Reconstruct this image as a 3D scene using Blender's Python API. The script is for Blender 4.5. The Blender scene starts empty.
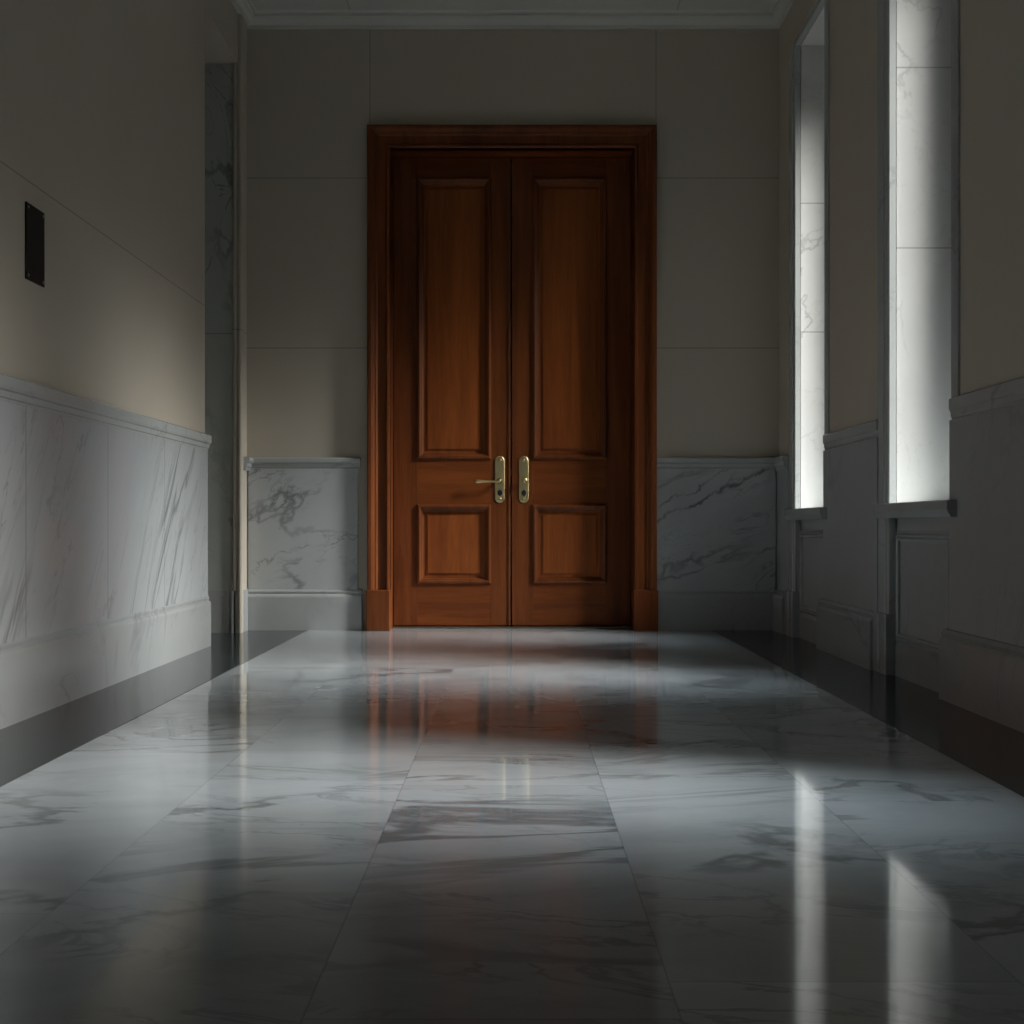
import bpy, bmesh, math, random
from mathutils import Vector

S = bpy.context.scene
C = S.collection
random.seed(7)

# ------------------------------------------------------------------ helpers
def box(bm, x0, x1, y0, y1, z0, z1):
    vs = [bm.verts.new((x, y, z)) for x in (x0, x1) for y in (y0, y1) for z in (z0, z1)]
    for f in ((0,1,3,2), (4,6,7,5), (0,4,5,1), (2,3,7,6), (0,2,6,4), (1,5,7,3)):
        bm.faces.new([vs[i] for i in f])

def prism(bm, pts, z0, z1):
    a = [bm.verts.new((x, y, z0)) for x, y in pts]
    b = [bm.verts.new((x, y, z1)) for x, y in pts]
    n = len(pts)
    bm.faces.new(a); bm.faces.new(b)
    for i in range(n):
        j = (i+1) % n
        bm.faces.new((a[i], a[j], b[j], b[i]))

def sweep(bm, path, profile, to3, closed=False):
    """carry a closed profile [(offset to the left of the path, height)] along a 2D path with mitred corners"""
    P = [Vector(p) for p in path]; n = len(P)
    rings = []
    for i in range(n):
        if closed or 0 < i < n-1:
            d0 = (P[i]-P[i-1]).normalized(); d1 = (P[(i+1) % n]-P[i]).normalized()
        elif i == 0:
            d0 = d1 = (P[1]-P[0]).normalized()
        else:
            d0 = d1 = (P[-1]-P[-2]).normalized()
        n0 = Vector((-d0.y, d0.x)); n1 = Vector((-d1.y, d1.x))
        m = (n0+n1).normalized(); m /= max(0.2, m.dot(n0))
        rings.append([bm.verts.new(to3(P[i].x+m.x*o, P[i].y+m.y*o, h)) for o, h in profile])
    k = len(profile)
    for i in range(n if closed else n-1):
        a, b = rings[i], rings[(i+1) % n]
        for q in range(k):
            r = (q+1) % k
            bm.faces.new((a[q], a[r], b[r], b[q]))
    if not closed:
        bm.faces.new(rings[0]); bm.faces.new(rings[-1])

def disc(bm, cx, cz, y0, y1, r0, r1=None, n=24):
    """a short cylinder or cone along y"""
    r1 = r0 if r1 is None else r1
    a = [bm.verts.new((cx+r0*math.cos(2*math.pi*i/n), y0, cz+r0*math.sin(2*math.pi*i/n))) for i in range(n)]
    b = [bm.verts.new((cx+r1*math.cos(2*math.pi*i/n), y1, cz+r1*math.sin(2*math.pi*i/n))) for i in range(n)]
    bm.faces.new(a); bm.faces.new(b)
    for i in range(n):
        j = (i+1) % n
        bm.faces.new((a[i], a[j], b[j], b[i]))

def lathe(bm, prof, to3, n=24):
    rings = [[bm.verts.new(to3(t, r*math.cos(2*math.pi*i/n), r*math.sin(2*math.pi*i/n))) for i in range(n)] for t, r in prof]
    for a, b in zip(rings, rings[1:]):
        for i in range(n):
            j = (i+1) % n
            bm.faces.new((a[i], a[j], b[j], b[i]))
    bm.faces.new(rings[0]); bm.faces.new(rings[-1])

def mk(name, bm, mat, parent=None, bevel=0.0, smooth=False):
    bmesh.ops.recalc_face_normals(bm, faces=bm.faces)
    me = bpy.data.meshes.new(name)
    bm.to_mesh(me); bm.free()
    me.materials.append(mat)
    if smooth:
        for p in me.polygons: p.use_smooth = True
    o = bpy.data.objects.new(name, me); C.objects.link(o)
    if parent: 
        o.parent = parent
        p, w = parent, Vector()
        while p: w += p.location; p = p.parent
        o.location = -w
    if bevel:
        m = o.modifiers.new('edge', 'BEVEL'); m.width = bevel; m.segments = 2; m.limit_method = 'ANGLE'; m.angle_limit = math.radians(40)
    return o

def new(): return bmesh.new()

def bx(name, dims, mat, parent=None, bevel=0.0):
    bm = new()
    for d in (dims if isinstance(dims[0], (tuple, list)) else [dims]): box(bm, *d)
    return mk(name, bm, mat, parent, bevel)

def empty(name, loc):
    o = bpy.data.objects.new(name, None); C.objects.link(o); o.location = loc; o.empty_display_size = .1
    return o

def tag(o, label, cat, kind=None, group=None):
    o['label'] = label; o['category'] = cat
    if kind: o['kind'] = kind
    if group: o['group'] = group
    return o

# ------------------------------------------------------------------ materials
class NT:
    def __init__(s, name):
        s.m = bpy.data.materials.new(name); s.m.use_nodes = True
        s.t = s.m.node_tree; s.b = s.t.nodes['Principled BSDF']
    def n(s, typ, **kw):
        nd = s.t.nodes.new(typ)
        for k, v in kw.items(): setattr(nd, k, v)
        return nd
    def l(s, a, b): s.t.links.new(a, b)
    def math(s, op, a, b=None, c=None, clamp=False):
        nd = s.n('ShaderNodeMath', operation=op); nd.use_clamp = clamp
        for i, v in enumerate((a, b, c)):
            if v is None: continue
            if isinstance(v, (int, float)): nd.inputs[i].default_value = v
            else: s.l(v, nd.inputs[i])
        return nd.outputs[0]
    def mix(s, f, a, b):
        nd = s.n('ShaderNodeMix', data_type='RGBA')
        for sock, v in ((nd.inputs[0], f), (nd.inputs[6], a), (nd.inputs[7], b)):
            if isinstance(v, (int, float)): sock.default_value = v
            elif isinstance(v, tuple): sock.default_value = (*v, 1) if len(v) == 3 else v
            else: s.l(v, sock)
        return nd.outputs[2]
    def coord(s, rot=(0,0,0), scale=(1,1,1), loc=(0,0,0), src=None):
        v = src or s.n('ShaderNodeNewGeometry').outputs['Position']
        for r, c, t in ((rot, (1,1,1), (0,0,0)), ((0,0,0), scale, loc)):      # turn first, then stretch
            mp = s.n('ShaderNodeMapping'); mp.vector_type = 'POINT'
            mp.inputs['Rotation'].default_value = r; mp.inputs['Scale'].default_value = c; mp.inputs['Location'].default_value = t
            s.l(v, mp.inputs['Vector']); v = mp.outputs[0]
        return v
    def noise(s, vec, scale, detail=5, rough=.55, dist=0.0):
        nd = s.n('ShaderNodeTexNoise'); s.l(vec, nd.inputs['Vector'])
        nd.inputs['Scale'].default_value = scale; nd.inputs['Detail'].default_value = detail
        nd.inputs['Roughness'].default_value = rough; nd.inputs['Distortion'].default_value = dist
        return nd.outputs['Fac']
    def step(s, v, lo, hi):
        nd = s.n('ShaderNodeMapRange'); nd.interpolation_type = 'SMOOTHSTEP'; nd.clamp = True
        s.l(v, nd.inputs[0]); nd.inputs[1].default_value = lo; nd.inputs[2].default_value = hi
        return nd.outputs[0]
    def ridge(s, vec, scale, width, detail=5, rough=.5, dist=.6):
        f = s.noise(vec, scale, detail, rough, dist)
        d = s.math('ABSOLUTE', s.math('SUBTRACT', f, .5))
        return s.math('SUBTRACT', 1.0, s.step(d, 0.0, width))

def joints(k, axis_vals, width=.0035):
    """a 0/1 mask of thin joints: axis_vals = [(axis 0..2, value, lowest z or None), ...]"""
    sep = k.n('ShaderNodeSeparateXYZ'); k.l(k.n('ShaderNodeNewGeometry').outputs['Position'], sep.inputs[0])
    out = None
    for ax, v, lo in axis_vals:
        d = k.math('ABSOLUTE', k.math('SUBTRACT', sep.outputs[ax], v))
        m = k.math('LESS_THAN', d, width)
        if lo is not None: m = k.math('MULTIPLY', m, k.math('GREATER_THAN', sep.outputs[2], lo))
        out = m if out is None else k.math('MAXIMUM', out, m)
    return out

def marble(name, base, vein, rot, scale, strength=.7, fine=.45, rough=.16, width=.03, joint=None, tint=None, spec=.5, cloud=.12, lines=()):
    k = NT(name)
    v = k.coord(rot, scale)
    big = k.ridge(v, .9, width, 6, .55, .9)
    patch = k.step(k.noise(k.coord(rot, scale, (3.1, 1.7, 5.3)), 1.1, 3), .42, .68)
    big = k.math('MULTIPLY', big, patch)
    sm = k.ridge(k.coord(rot, tuple(2.3*c for c in scale), (7, 2, 9)), 1.3, width*.9, 6, .6, 1.2)
    sm = k.math('MULTIPLY', sm, k.step(k.noise(k.coord(rot, scale, (11, 4, 2)), 1.7, 3), .45, .7))
    cl = k.step(k.noise(v, 1.0, 6, .6, .4), .3, .75)
    col = k.mix(k.math('MULTIPLY', cl, cloud*4), base, tint or tuple(c*.8 for c in base))
    f = k.math('MAXIMUM', k.math('MULTIPLY', big, strength), k.math('MULTIPLY', sm, fine))
    if lines:
        sep = k.n('ShaderNodeSeparateXYZ'); k.l(k.n('ShaderNodeNewGeometry').outputs['Position'], sep.inputs[0])
        wob = k.math('SUBTRACT', k.noise(k.coord((0,0,0), (1,1,1), (5,1,2)), 4.5, 6, .6, .4), .5)
        for ax, u0, z0, m, amp, wd, st_ in lines:
            dz = k.math('SUBTRACT', k.math('SUBTRACT', sep.outputs[2], z0), k.math('MULTIPLY', k.math('SUBTRACT', sep.outputs[ax], u0), m))
            dz = k.math('ABSOLUTE', k.math('ADD', dz, k.math('MULTIPLY', wob, amp)))
            brk = k.step(k.noise(k.coord((0,0,0), (1,1,1), (u0, z0, 3)), 7, 4), .34, .6)
            f = k.math('MAXIMUM', f, k.math('MULTIPLY', k.math('MULTIPLY', k.math('SUBTRACT', 1.0, k.step(dz, 0.0, wd)), st_), brk))
    col = k.mix(f, col, vein)
    if joint:
        col = k.mix(k.math('MULTIPLY', joints(k, joint), .6), col, tuple(c*.35 for c in base))
    k.l(col, k.b.inputs['Base Color'])
    k.b.inputs['Roughness'].default_value = rough
    k.b.inputs['Specular IOR Level'].default_value = spec
    return k.m

def plaster(name, base, joint=None, rough=.6):
    k = NT(name)
    f = k.noise(k.coord(), 1.6, 4, .6)
    col = k.mix(k.step(f, .25, .8), tuple(c*.95 for c in base), base)
    if joint:
        col = k.mix(k.math('MULTIPLY', joints(k, joint), .55), col, tuple(c*.3 for c in base))
    k.l(col, k.b.inputs['Base Color'])
    k.b.inputs['Roughness'].default_value = rough
    g = k.noise(k.coord(), 90, 3)
    bp = k.n('ShaderNodeBump'); bp.inputs['Strength'].default_value = .03; bp.inputs['Distance'].default_value = .01
    k.l(g, bp.inputs['Height']); k.l(bp.outputs[0], k.b.inputs['Normal'])
    return k.m

def wood(name, light, dark, vertical=True, rough=.36):
    k = NT(name)
    sc = (9, 9, .55) if vertical else (.55, 9, 9)
    g = k.noise(k.coord((0,0,0), sc), 1.6, 6, .6, .7)
    fine = k.noise(k.coord((0,0,0), tuple(c*6 for c in sc)), 2.2, 4, .65)
    broad = k.noise(k.coord((0,0,0), (3.5, 3.5, .3) if vertical else (.3, 3.5, 3.5)), 1.1, 2)
    f = k.math('ADD', k.math('MULTIPLY', g, .5), k.math('ADD', k.math('MULTIPLY', fine, .22), k.math('MULTIPLY', broad, .35)))
    col = k.mix(k.step(f, .32, .76), dark, light)
    k.l(col, k.b.inputs['Base Color'])
    k.b.inputs['Roughness'].default_value = rough
    k.b.inputs['Specular IOR Level'].default_value = .25
    return k.m

def metal(name, col, rough, met=1.0):
    k = NT(name)
    f = k.noise(k.coord(), 60, 4)
    k.l(k.mix(f, tuple(c*.8 for c in col), col), k.b.inputs['Base Color'])
    k.b.inputs['Metallic'].default_value = met
    k.l(k.math('ADD', k.math('MULTIPLY', f, .1), rough-.05), k.b.inputs['Roughness'])
    return k.m

WARM = (.55, .494, .412)
WHITE = (.44, .462, .472)
VEIN = (.13, .14, .14)
m_end = plaster('limestone_end', WARM, [(2, 3.013, None), (2, 1.88, None), (0, -.967, 3.37), (0, .94, 3.37)], .55)
m_left = plaster('limestone_left', WARM, [(2, 1.965, None)], .5)
m_right = plaster('limestone_right', WARM, None, .5)
m_ceil = plaster('ceiling_plaster', (.62, .61, .57), [(0, -1.09, None), (0, 1.07, None), (1, 5.6, None)], .7)
m_corn = plaster('cornice_plaster', (.70, .69, .65), None, .6)
m_dado_l = marble('marble_dado_left', WHITE, VEIN, (math.radians(34), 0, 0), (1, 2.3, .45), .75, .5, .07, .026, [(1, 3.5, None), (1, 4.62, None), (1, 5.55, None), (1, 6.45, None)], cloud=.10)
m_dado_e = marble('marble_dado_end', tuple(c*1.1 for c in WHITE), VEIN, (0, math.radians(28), 0), (1.1, 1, 2.3), .8, .6, .14, .035,
                  lines=[(0, .965, .74, .46, .22, .022, .9), (0, .965, .83, .50, .25, .014, .75), (0, .98, .33, .3, .2, .014, .6), (0, -1.75, .42, .32, .3, .012, .5)])
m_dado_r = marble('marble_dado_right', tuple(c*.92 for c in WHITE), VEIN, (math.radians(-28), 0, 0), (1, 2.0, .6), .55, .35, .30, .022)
m_base = marble('marble_base', (.40, .415, .415), VEIN, (.5, .6, .2), (1.4, 1.4, 1.1), .34, .3, .12, .02)
m_trim = marble('marble_trim', (.45, .47, .465), VEIN, (.3, .2, .7), (1.2, 1.2, 2), .3, .25, .14, .018)
m_jamb_lit = marble('marble_window_reveal_lit', (.80, .80, .785), (.30, .31, .31), (.2, .75, .2), (1.1, 1.1, 1.3), .5, .25, .22, .016, [(2, 1.90, None), (2, 2.70, None)])  # reveal colour lightened to paint in the stronger light at the first window
m_jamb_dim = marble('marble_window_reveal_dim', (.68, .68, .67), (.26, .27, .27), (.2, .75, .2), (1.1, 1.1, 1.3), .5, .25, .22, .016, [(2, 1.99, None), (2, 2.83, None)])  # reveal colour darkened to paint in weaker light, used at the other windows
m_niche = marble('marble_niche', (.47, .50, .475), (.06, .07, .065), (.1, .35, .2), (1.3, 1.3, .8), .9, .5, .12, .022, [(2, 1.94, None)], lines=[(0, -2.0, 2.35, 3.0, .35, .02, .8)])
m_strip = marble('dark_green_marble', (.022, .030, .033), (.07, .082, .085), (.4, .2, .5), (1.2, .8, 1), .3, .2, .13, .015, spec=.38)

# floor: square-set white slabs, each with its own offset into the veining
def floor_mat():
    k = NT('polished_white_marble_slabs')
    pos = k.n('ShaderNodeNewGeometry').outputs['Position']
    sep = k.n('ShaderNodeSeparateXYZ'); k.l(pos, sep.inputs[0])
    u = k.math('DIVIDE', k.math('ADD', sep.outputs[0], 1.376), .5372)
    cu = k.math('FLOOR', u)
    sh = k.n('ShaderNodeTexWhiteNoise', noise_dimensions='1D'); k.l(cu, sh.inputs['W'])
    w = k.math('ADD', k.math('DIVIDE', sep.outputs[1], 1.62), sh.outputs['Value'])
    cw = k.math('FLOOR', w)
    cmb = k.n('ShaderNodeCombineXYZ'); k.l(cu, cmb.inputs[0]); k.l(cw, cmb.inputs[1])
    wn = k.n('ShaderNodeTexWhiteNoise', noise_dimensions='3D'); k.l(cmb.outputs[0], wn.inputs['Vector'])
    off = k.n('ShaderNodeVectorMath', operation='MULTIPLY'); k.l(wn.outputs['Color'], off.inputs[0]); off.inputs[1].default_value = (.9, .9, 9)
    ad = k.n('ShaderNodeVectorMath', operation='ADD'); k.l(pos, ad.inputs[0]); k.l(off.outputs[0], ad.inputs[1])
    v = k.coord((0, 0, math.radians(-10)), (.75, 1.75, 1), (0,0,0), ad.outputs[0])
    big = k.math('MULTIPLY', k.ridge(v, 1.0, .032, 6, .55, .7), k.step(k.noise(v, .8, 2), .40, .62))
    v2 = k.coord((0, 0, math.radians(14)), (1.6, 4.2, 1), (4,4,4), ad.outputs[0])
    sm = k.math('MULTIPLY', k.ridge(v2, 1.0, .03, 6, .6, .9), k.step(k.noise(v2, .7, 2), .42, .66))
    cl = k.step(k.noise(v, 1.4, 6, .62, .5), .3, .78)
    col = k.mix(cl, (.50, .532, .555), (.355, .382, .40))
    col = k.mix(k.math('MULTIPLY', wn.outputs['Value'], .25), col, (.33, .352, .37))
    f = k.math('MAXIMUM', k.math('MULTIPLY', big, .74), k.math('MULTIPLY', sm, .42))
    col = k.mix(f, col, (.10, .112, .12))
    du = k.math('ABSOLUTE', k.math('SUBTRACT', k.math('FRACT', k.math('ADD', u, .5)), .5))
    dw = k.math('ABSOLUTE', k.math('SUBTRACT', k.math('FRACT', k.math('ADD', w, .5)), .5))
    j = k.math('MAXIMUM', k.math('LESS_THAN', du, .0035), k.math('LESS_THAN', dw, .0012))
    col = k.mix(k.math('MULTIPLY', j, .3), col, (.12, .13, .135))
    k.l(col, k.b.inputs['Base Color'])
    k.l(k.math('ADD', k.math('MULTIPLY', k.noise(k.coord(), 2.2, 4), .05), .055), k.b.inputs['Roughness'])
    k.b.inputs['Specular IOR Level'].default_value = .6
    k.b.inputs['Coat Weight'].default_value = .35; k.b.inputs['Coat Roughness'].default_value = .03
    return k.m
m_floor = floor_mat()

m_wood = wood('mahogany_vertical', (.24, .067, .018), (.092, .026, .008))
m_woodh = wood('mahogany_horizontal', (.24, .065, .016), (.10, .026, .007), False)
m_panel = wood('mahogany_panel', (.37, .104, .024), (.165, .042, .011))
m_brass = metal('aged_brass', (.80, .66, .36), .42)
m_dark = metal('keyway_black', (.012, .011, .010), .5, 0)
m_plaq = metal('black_plaque', (.006, .0065, .006), .5, 0)
m_steel = metal('steel_screw', (.45, .44, .42), .35)
m_thr = metal('threshold_metal', (.42, .36, .31), .35)
m_wframe = metal('painted_window_frame', (.20, .20, .19), .45, 0)

def glass_mat():
    k = NT('window_glass')
    t = k.n('ShaderNodeBsdfTransparent'); g = k.n('ShaderNodeBsdfGlossy'); g.inputs['Roughness'].default_value = .02
    fr = k.n('ShaderNodeLayerWeight'); fr.inputs['Blend'].default_value = .5
    fac = k.math('ADD', k.math('MULTIPLY', k.math('POWER', fr.outputs['Facing'], 5.0), .9), .04)
    ns = k.noise(k.coord(), 3, 2)
    k.l(k.mix(ns, (.92, .94, .94), (.95, .965, .96)), t.inputs['Color'])
    mx = k.n('ShaderNodeMixShader'); k.l(fac, mx.inputs[0]); k.l(t.outputs[0], mx.inputs[1]); k.l(g.outputs[0], mx.inputs[2])
    k.l(mx.outputs[0], k.t.nodes['Material Output'].inputs['Surface'])
    return k.m
m_glass = glass_mat()

# ------------------------------------------------------------------ dimensions
D = 8.5                      # end wall face
XL, XR = -1.79, 1.76         # side wall faces above the wainscot
Y0 = -3.2
HC = 4.10                    # ceiling
NY0, NY1, NZ = 7.36, 8.26, 3.69      # opening in the left wall
WIN = [(7.20, 7.92), (5.11, 5.93), (2.62, 3.38)]
ZS, ZH = .80, 3.68           # window sill and head
XO = 2.56                    # outer face of the right wall
DW, DH = .81, 3.20           # door opening half width and height
DX = -.02                    # door centre

def st(o, label, cat): return tag(o, label, cat, 'structure')

# ------------------------------------------------------------------ shell
fl = st(bx('floor', (-2.9, XO, Y0-.2, 9.1, -.2, 0), m_floor), 'polished white marble slab floor with grey veins down the corridor', 'floor')
bx('border_strip', [(-2.7, -1.376, Y0, D, -.004, .0012)], m_strip, fl)['label'] = 'dark grey green marble border along the plain wall side'
bx('border_strip', [(1.31, 1.80, Y0, D, -.004, .0012)], m_strip, fl)['label'] = 'dark grey green marble border along the window side'
st(bx('ceiling', (-2.9, XO, Y0-.2, 9.1, HC, HC+.2), m_ceil), 'plain pale ceiling with thin panel joints', 'ceiling')

we = st(bx('wall_end', [(-2.9, DX-DW-.02, D, 8.9, 0, HC), (DX+DW+.02, XO, D, 8.9, 0, HC), (DX-DW-.02, DX+DW+.02, D, 8.9, DH+.02, HC), (DX-DW-.02, DX+DW+.02, 8.82, 8.9, 0, DH+.02)], m_end), 'pale limestone end wall with block joints around the wooden doorway', 'wall')
wl = st(bx('wall_left', [(-2.72, XL, Y0, NY0, 0, HC), (-2.72, XL, NY1+.02, D, 0, HC), (-2.72, XL, NY0, NY1+.02, NZ, HC), (-2.9, -2.72, Y0, D, 0, HC)], m_left), 'smooth pale limestone wall without windows, above marble wainscot', 'wall')
st(bx('wall_back', (-2.9, XO, Y0-.2, Y0, 0, HC), m_end), 'plain pale wall closing the corridor behind the viewer', 'wall')

bm = new()
prev = D
for y0, y1 in WIN:
    box(bm, XR, XO, y1+.02, prev, 0, HC)
    prev = y0-.02
    box(bm, 1.79, XO, y0-.02, y1+.02, 0, ZS-.068)
    box(bm, XR, XO, y0-.02, y1+.02, ZH+.02, HC)
box(bm, XR, XO, Y0, prev, 0, HC)
wr = st(mk('wall_right', bm, m_right), 'shaded pale limestone wall with tall deep window bays', 'wall')

# ------------------------------------------------------------------ cornice
bm = new()
prof = [(0, HC), (0, HC-.095), (.018, HC-.095), (.018, HC-.075), (.03, HC-.06), (.048, HC-.045), (.055, HC-.03), (.07, HC-.03), (.07, HC-.012), (.082, HC)]
sweep(bm, [(XR, Y0), (XR, D), (XL, D), (XL, Y0)], prof, lambda u, v, h: (u, v, h))
# unseen wall added outside to block slanting sky light at the third window
st(bx('wall_added_shade', (XO, 3.55, 2.04, 2.46, -.2, HC+.2), m_right), 'unseen wall added outside to block sky light at the window bay nearest the viewer', 'wall')
st(bx('ledge_added_shade', (XO, 3.05, 6.85, 8.35, 3.84, 3.96), m_right), 'unseen ledge added outside to shade the window bay nearest the doors', 'ledge')  # added out of view to keep sky light off the upper doors
st(mk('trim_1', bm, m_corn), 'moulded pale cornice running round the top of the walls', 'cornice')

# ------------------------------------------------------------------ wainscot pieces
P_BASE = [(-.004, 0), (.03, 0), (.03, .225), (.026, .24), (.016, .25), (.018, .262), (.010, .278), (-.004, .282)]
def base_profile(h=.285, t=.030):
    return [(-.003, 0), (t, 0), (t, h-.055), (t-.004, h-.042), (t-.013, h-.034), (t-.010, h-.018), (t-.018, h-.004), (-.003, h)]
def rail_profile(z1, h=.10, t=.045):
    z0 = z1-h
    return [(-.003, z0), (t*.35, z0), (t*.45, z0+.02), (t*.62, z0+.024), (t*.68, z0+.045), (t*.9, z0+.05), (t, z0+.06), (t, z1-.006), (t-.006, z1), (-.003, z1)]
pl = lambda u, v, h: (u, v, h)

# left wall (path runs so that its left-hand side is the room)
bx('dado_panel', (XL, XL+.018, Y0, NY0, .26, 1.13), m_dado_l, wl, .002)['label'] = 'polished grey veined white marble dado'
bm = new(); sweep(bm, [(XL-.0, NY0+.012), (XL-.0, Y0)], rail_profile(1.22, .10, .036), pl)
st(mk('trim_2', bm, m_trim, None), 'white marble chair rail capping the wainscot of the windowless wall', 'chair rail')
bm = new(); sweep(bm, [(XL, NY0+.015), (XL, Y0)], base_profile(.30, .032), pl)
st(mk('baseboard_left', bm, m_base), 'tall white marble baseboard under the windowless wall', 'baseboard')

# opening in the left wall: lining, casing bead, base
niche = [(-2.72, -1.826, NY1+.0, NY1+.02, 0, NZ)]
bx('jamb_lining', niche, m_niche, wl)['label'] = 'dark veined marble lining of the opening by the doors'
bm = new()
prism(bm, [(-1.826, 8.285), (-1.826, 8.25), (-1.818, 8.243), (-1.808, 8.243), (-1.804, 8.25), (-1.796, 8.25), (-1.79, 8.24), (-1.778, 8.236), (-1.768, 8.24), (-1.768, 8.30), (-1.775, 8.31), (-1.775, 8.44), (-1.79, 8.44), (-1.79, 8.285)], 0, 4.0)
st(mk('trim_3', bm, m_left), 'pale stone corner casing beside the dark wall opening', 'casing')
bm = new()
sweep(bm, [(-1.775, D), (-1.775, 8.246), (-1.83, 8.246), (-1.83, 8.26), (-2.72, 8.26)][::-1], base_profile(.275, .028), pl)
st(mk('baseboard_niche', bm, m_base), 'white marble base wrapping the corner of the dark wall opening', 'baseboard')

# end wall
dl = (-1.776, -1.045); dr = (.942, 1.735)
bx('dado_panel', (dl[0], dl[1], D-.022, D, .26, 1.075), m_dado_e, we, .003)['label'] = 'veined white marble dado between the dark wall opening and the doorway'
bx('dado_panel', (dr[0], dr[1], D-.022, D, .26, 1.075), m_dado_e, we, .003)['label'] = 'shaded marble dado with a bold dark diagonal vein beside the doorway'
bm = new(); sweep(bm, [(dl[1]+.018, D), (-1.775, D), (-1.775, 8.33)], rail_profile(1.147, .087, .04), pl)
st(mk('trim_4', bm, m_trim), 'short white marble chair rail between the wall opening and the doorway', 'chair rail')
bm = new(); sweep(bm, [(1.745, 8.16), (1.745, D), (dr[0], D)], rail_profile(1.147, .087, .04), pl)
st(mk('trim_5', bm, m_trim), 'shaded marble chair rail from the doorway to the window corner', 'chair rail')
bm = new(); sweep(bm, [(dl[1]+.028, D), (-1.775, D)], base_profile(.275, .042), pl)
st(mk('baseboard_end', bm, m_base), 'white marble baseboard between the wall opening and the doorway', 'baseboard')
bm = new(); sweep(bm, [(1.745, 8.16), (1.745, D), (dr[0], D)], base_profile(.275, .036), pl)
st(mk('baseboard_corner', bm, m_base), 'shaded marble baseboard from the doorway to the window corner', 'baseboard')
bx('dado_panel', (1.742, XR, 8.15, D, .2, 1.08), m_dado_r, wr, .002)

# right wall piers: a dado slab, rail and baseboard each
piers = [(WIN[1][1]+.20, WIN[0][0]), (WIN[2][1]+.20, WIN[1][0]), (Y0, WIN[2][0])]
names = ['between the two window bays by the end wall', 'on the near side of the second window bay', 'at the near end of the window wall']
for i, (a, b) in enumerate(piers):
    bx('dado_panel', (XR-.02, XR, a, b, .2, 1.12), m_dado_r, wr, .002)
    bm = new(); sweep(bm, [(XR, a), (XR, b)], rail_profile(1.21, .10, .022), pl)
    st(mk('trim_%d' % (6+i), bm, m_trim), 'shaded marble chair rail on the pier ' + names[i], 'chair rail')
    bm = new(); sweep(bm, [(XR-.012, a), (XR-.012, b+.03)], base_profile(.285, .040), pl)
    st(mk('baseboard_right.%03d' % i if i else 'baseboard_right', bm, m_base), 'shaded marble baseboard on the pier ' + names[i], 'baseboard')

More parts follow.
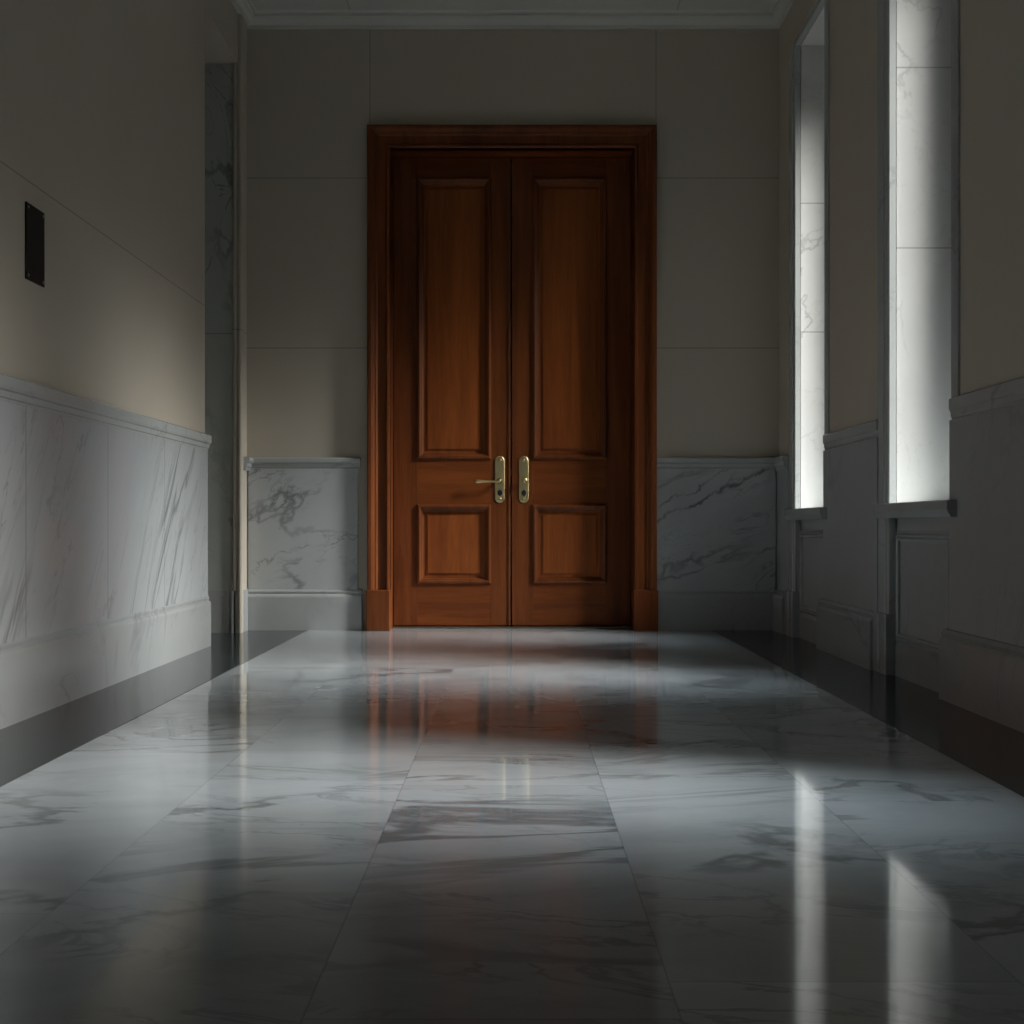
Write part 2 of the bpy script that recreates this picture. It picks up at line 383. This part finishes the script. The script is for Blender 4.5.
# ------------------------------------------------------------------ windows
wlab = ['tall narrow window bay nearest the wooden double doors', 'tall window bay second from the wooden doors', 'window bay nearest the viewer, third from the doors']
for i, (y0, y1) in enumerate(WIN):
    w = empty('window_%d' % (i+1), (XR, (y0+y1)/2, 0))
    st(w, wlab[i] + ', pale marble reveal and sill', 'window')
    # marble reveal: two jambs and the soffit
    bx('reveal', [(1.777, 2.12, y1+.006, y1+.02, ZS-.02, ZH+.02), (1.764, 2.12, y0-.02, y0, ZS-.02, ZH+.02), (1.777, 2.12, y0, y1+.006, ZH, ZH+.02)], (m_jamb_lit, m_jamb_dim, m_jamb_dim)[i], w)
    # far casing, running down to the floor
    bm = new()
    prism(bm, [(1.772, y1), (1.772, y1+.02), (XR, y1+.02), (XR, y1+.22), (1.752, y1+.22), (1.746, y1+.212), (1.746, y1+.15), (1.740, y1+.146), (1.740, y1+.09), (1.746, y1+.085), (1.746, y1+.05), (1.738, y1+.045), (1.736, y1+.02), (1.738, y1+.004), (1.742, y1)], 0, ZH+.02)
    # head and near-edge beads
    box(bm, 1.740, 1.772, y0-.05, y1+.06, ZH, ZH+.035)
    prism(bm, [(XR, y0-.07), (XR, y0-.001), (1.748, y0-.001), (1.744, y0-.012), (1.748, y0-.03), (1.75, y0-.07)], 1.21, ZH)
    mk('casing', bm, m_trim, w)
    bm = new()
    prism(bm, [(1.79, y1-.012), (1.79, y1+.02), (XR, y1+.02), (XR, y1+.20), (1.722, y1+.20), (1.718, y1+.19), (1.718, y1+.12), (1.728, y1+.11), (1.728, y1+.09), (1.716, y1+.08), (1.716, y1), (1.72, y1-.012)], 0.001, .285)
    mk('plinth_block', bm, m_base, w, .003)
    # sill board
    bm = new(); sweep(bm, [(1.75, y0-.09), (1.75, y1+.13)], [(-.40, ZS-.068), (.030, ZS-.068), (.034, ZS-.068), (.046, ZS-.046), (.05, ZS-.036), (.05, ZS-.004), (.046, ZS), (-.40, ZS)], pl)
    mk('sill', bm, m_trim, w)
    # apron below the sill with a moulded panel and a low base
    ap = bx('apron', (1.777, 1.80, y0-.02, y1+.01, 0, ZS-.068), m_dado_r, w)
    bm = new()
    pa, pb, za, zb = y1-.05, y0+.09, .20, .625
    sweep(bm, [(pa, za), (pb, za), (pb, zb), (pa, zb)], [(-.0, -.002), (0, .012), (.012, .016), (.022, .008), (.03, .012), (.04, .004), (.05, .002), (.05, -.002)], lambda u, v, h: (1.777-h, u, v), True)
    mk('panel_moulding', bm, m_trim, ap)
    bm = new(); sweep(bm, [(1.777, y0-.02), (1.777, y1)], [(-.002, 0), (.012, 0), (.012, .135), (.004, .16), (-.002, .16)], pl)
    mk('apron_base', bm, m_base, ap)
    # timber frame with glass
    fx0, fx1 = 2.08, 2.46
    fr = [(fx0, fx1, y0-.02, y0+.06, ZS-.02, ZH+.02), (fx0, fx1, y1-.088, y1+.02, ZS-.02, ZH+.02), (fx0+.20, fx1, y0, y1, ZS-.02, ZS+.06), (fx0+.20, fx1, y0, y1, ZH-.06, ZH+.02)]
    f = bx('window_frame', fr, m_wframe, w, .004)
    bx('pane', (2.40, 2.406, y0+.05, y1-.08, ZS+.05, ZH-.05), m_glass, f)

# ------------------------------------------------------------------ door surround
CY = D
bm = new()
cas = [(0, -.02), (0, .046), (.006, .054), (.018, .056), (.024, .046), (.030, .040), (.080, .040), (.086, .048), (.092, .052), (.100, .052), (.108, .066), (.122, .074), (.140, .074), (.148, .066), (.150, .050), (.150, -.0)]
sweep(bm, [(DX-DW, .0), (DX-DW, DH), (DX+DW, DH), (DX+DW, 0)], cas, lambda u, v, h: (u, CY-h, v))
df = st(mk('trim_10', bm, m_wood), 'moulded mahogany surround of the tall double doorway', 'door surround')
bx('jamb', [(DX-DW-.02, DX-DW, CY-.04, 8.80, 0, DH+.02), (DX+DW, DX+DW+.02, CY-.04, 8.80, 0, DH+.02)], m_wood, df)
bx('head_jamb', (DX-DW, DX+DW, CY-.04, 8.80, DH, DH+.02), m_woodh, df)
for s in (-1, 1):
    a, b = sorted((DX+s*(DW-.004), DX+s*(DW+.156)))
    bx('plinth_block', (a, b, CY-.082, CY, 0, .27), m_wood, df, .006)
st(bx('trim_11', (DX-DW, DX+DW, 8.60, 8.78, 0, .012), m_thr, None, .004), 'thin metal threshold strip under the wooden double doors', 'threshold')

# ------------------------------------------------------------------ door leaves
YF = 8.665                       # front face of the leaves
def leaf(name, x0, x1, px0, px1, label):
    d = st(empty(name, ((x0+x1)/2, YF+.025, .014)), label, 'door')
    zb, zt = .018, DH-.004
    rows = [(.304, .836), (1.15, 3.055)]
    bx('stile', (x0, px0, YF, YF+.05, zb, zt), m_wood, d, .0015)
    bx('stile', (px1, x1, YF, YF+.05, zb, zt), m_wood, d, .0015)
    for za, zc in ((zb, rows[0][0]), (rows[0][1], rows[1][0]), (rows[1][1], zt)):
        bx('rail', (px0, px1, YF+.0006, YF+.05, za, zc), m_woodh, d, .0015)
    for za, zc in rows:
        # raised field: flat border, bevelled slope, raised centre
        bm = new()
        sweep(bm, [(px0+.02, za+.02), (px1-.02, za+.02), (px1-.02, zc-.02), (px0+.02, zc-.02)], [(0, -.04), (0, -.022), (.035, -.022), (.055, -.012), (.055, -.04)], lambda u, v, h: (u, YF-h, v), True)
        box(bm, px0+.07, px1-.07, YF+.012, YF+.04, za+.07, zc-.07)
        pn = mk('door_panel', bm, m_panel, d)
        bm = new()
        sweep(bm, [(px0, za), (px1, za), (px1, zc), (px0, zc)], [(-.004, -.002), (-.004, .008), (.003, .017), (.012, .020), (.020, .016), (.024, .006), (.030, .002), (.034, -.010), (.040, -.014), (.044, -.024), (-.002, -.024)], lambda u, v, h: (u, YF-h, v), True)
        mk('panel_moulding', bm, m_wood, d)
    return d
lf = leaf('door_1', -.825, -.032, -.662, -.166, 'mahogany door leaf with the brass lever handle pointing sideways')
rf = leaf('door_2', -.020, .785, .123, .621, 'shadowed mahogany door leaf with a brass plate and small knob')
# meeting bead on the first leaf
bx('meeting_bead', (-.046, -.032, YF-.008, YF, .018, DH-.004), m_wood, lf, .003)

def handle(d, cx, lever):
    z0, z1, r = .852, 1.168, .033
    n = 14
    pts = [(cx+r*math.cos(math.pi*i/n), z1-r+r*math.sin(math.pi*i/n)) for i in range(n+1)] + [(cx-r*math.cos(math.pi*i/n), z0+r-r*math.sin(math.pi*i/n)) for i in range(n+1)]
    bm = new()
    a = [bm.verts.new((x, YF, z)) for x, z in pts]
    b = [bm.verts.new((x, YF-.006, z)) for x, z in pts]
    c = [bm.verts.new((cx+(x-cx)*.84, YF-.009, (z0+z1)/2+(z-(z0+z1)/2)*.965)) for x, z in pts]
    m = len(pts)
    for p, q in ((a, b), (b, c)):
        for i in range(m): bm.faces.new((p[i], p[(i+1) % m], q[(i+1) % m], q[i]))
    bm.faces.new(a); bm.faces.new(c)
    plate = mk('handle_plate', bm, m_brass, d)
    yf = YF-.009
    zh = .998
    if lever:
        bm = new()
        lathe(bm, [(yf+.002, .019), (yf-.006, .019), (yf-.010, .012), (yf-.048, .011), (yf-.060, .012), (yf-.064, .008)], lambda t, p, q: (cx+p, t, zh+q))
        # the lever: a slim neck swelling to a rounded grip
        lathe(bm, [(cx+.012, .006), (cx, .011), (cx-.02, .0085), (cx-.06, .0065), (cx-.10, .008), (cx-.135, .0125), (cx-.158, .0125), (cx-.168, .008), (cx-.171, .003)], lambda t, p, q: (t, yf-.054+p, zh-.004+q))
        mk('lever', bm, m_brass, plate, 0, True)
    else:
        bm = new()
        lathe(bm, [(yf+.002, .017), (yf-.006, .017), (yf-.010, .010), (yf-.030, .009), (yf-.036, .015), (yf-.046, .021), (yf-.056, .020), (yf-.063, .012), (yf-.065, .004)], lambda t, p, q: (cx+.006+p, t, zh+.004+q))
        mk('knob', bm, m_brass, plate, 0, True)
    bm = new()
    lathe(bm, [(yf+.002, .020), (yf-.002, .020), (yf-.003, .018)], lambda t, p, q: (cx+p*.82, t, .918+q))
    mk('keyhole', bm, m_dark, plate)
    for zz in (z0+.026, z1-.026):
        bm = new()
        lathe(bm, [(yf+.002, .011), (yf-.002, .0105), (yf-.005, .007), (yf-.006, .002)], lambda t, p, q: (cx+p, t, zz+q), 16)
        mk('screw', bm, m_brass, plate, 0, True)
handle(lf, -.103, True)
handle(rf, .060, False)

# ------------------------------------------------------------------ black plaque on the left wall
pq = bx('wall_plaque', (XL, XL+.007, 4.655, 4.835, 1.60, 1.882), m_plaq, None, .002)
tag(pq, 'small black rectangular plaque screwed to the windowless limestone wall', 'plaque')
for y in (4.672, 4.818):
    for z in (1.616, 1.866):
        bm = new()
        lathe(bm, [(XL+.006, .006), (XL+.009, .0055), (XL+.0105, .003)], lambda t, p, q: (t, y+p, z+q), 14)
        mk('screw', bm, m_steel, pq, 0, True)
        
# ------------------------------------------------------------------ daylight
W = bpy.data.worlds.new('daylight'); S.world = W; W.use_nodes = True
nt = W.node_tree
bg = nt.nodes['Background']
tc = nt.nodes.new('ShaderNodeTexCoord')
def wm(op, a, b=None):
    nd = nt.nodes.new('ShaderNodeMath'); nd.operation = op
    for i, v in enumerate((a, b)):
        if v is None: continue
        if isinstance(v, (int, float)): nd.inputs[i].default_value = v
        else: nt.links.new(v, nd.inputs[i])
    return nd.outputs[0]
SKY_DIR = Vector((1.0, -.30, .63)).normalized()
SKY_POW, SKY_PEAK, SKY_BASE = 46.0, 196.0, .66
BLUE_DIR, BLUE_POW, BLUE_PEAK, BLUE_WID = Vector((1.0, -.17, 1.30)).normalized(), 11.0, 42.0, .12
dt = nt.nodes.new('ShaderNodeVectorMath'); dt.operation = 'DOT_PRODUCT'
nt.links.new(tc.outputs['Generated'], dt.inputs[0]); dt.inputs[1].default_value = SKY_DIR
sp = nt.nodes.new('ShaderNodeSeparateXYZ'); nt.links.new(tc.outputs['Generated'], sp.inputs[0])
d2 = nt.nodes.new('ShaderNodeVectorMath'); d2.operation = 'DOT_PRODUCT'
nt.links.new(tc.outputs['Generated'], d2.inputs[0]); d2.inputs[1].default_value = BLUE_DIR
blue = wm('MULTIPLY', wm('POWER', wm('MAXIMUM', d2.outputs['Value'], 0.0), BLUE_POW), BLUE_PEAK)
yy = wm('DIVIDE', wm('SUBTRACT', sp.outputs[1], BLUE_DIR.y), BLUE_WID)
blue = wm('MULTIPLY', blue, wm('EXPONENT', wm('MULTIPLY', wm('MULTIPLY', yy, yy), -.5)))
glow = wm('MULTIPLY', wm('POWER', wm('MAXIMUM', dt.outputs['Value'], 0.0), SKY_POW), SKY_PEAK)
up = nt.nodes.new('ShaderNodeMapRange'); up.interpolation_type = 'SMOOTHSTEP'
nt.links.new(sp.outputs[2], up.inputs[0]); up.inputs[1].default_value = .27; up.inputs[2].default_value = .47
tot = wm('ADD', wm('MULTIPLY', wm('ADD', wm('ADD', glow, blue), SKY_BASE), up.outputs[0]), .06)
mxc = nt.nodes.new('ShaderNodeMix'); mxc.data_type = 'RGBA'
nt.links.new(wm('DIVIDE', glow, wm('ADD', wm('ADD', glow, blue), SKY_BASE)), mxc.inputs[0])
mxc.inputs[6].default_value = (.76, .87, .96, 1); mxc.inputs[7].default_value = (1.0, .955, .91, 1)
nt.links.new(mxc.outputs[2], bg.inputs['Color']); nt.links.new(tot, bg.inputs['Strength'])

for y0, y1 in WIN:       # tells the renderer that the sky comes in through the windows
    L = bpy.data.lights.new('window_portal', 'AREA'); L.shape = 'RECTANGLE'; L.size = ZH-ZS; L.size_y = y1-y0
    L.cycles.is_portal = True
    o = bpy.data.objects.new('window_portal', L); C.objects.link(o)
    o.location = (2.52, (y0+y1)/2, (ZS+ZH)/2); o.rotation_euler = (0, math.radians(90), 0)

# ------------------------------------------------------------------ camera
cam = bpy.data.cameras.new('camera'); co = bpy.data.objects.new('camera', cam); C.objects.link(co)
co.location = (0, 0, .70); co.rotation_euler = (math.radians(90), 0, 0)
cam.sensor_width = 36; cam.lens = 1275/1024*36
cam.shift_x = -3/1024; cam.shift_y = 13/1024
cam.clip_start = .02
S.camera = co

S.view_settings.view_transform = 'Standard'; S.view_settings.look = 'None'
S.view_settings.gamma = 1; S.view_settings.use_curve_mapping = False
S.view_settings.exposure = -0.10
S.cycles.max_bounces = 10; S.cycles.diffuse_bounces = 6; S.cycles.glossy_bounces = 4
S.cycles.sample_clamp_indirect = 8.0
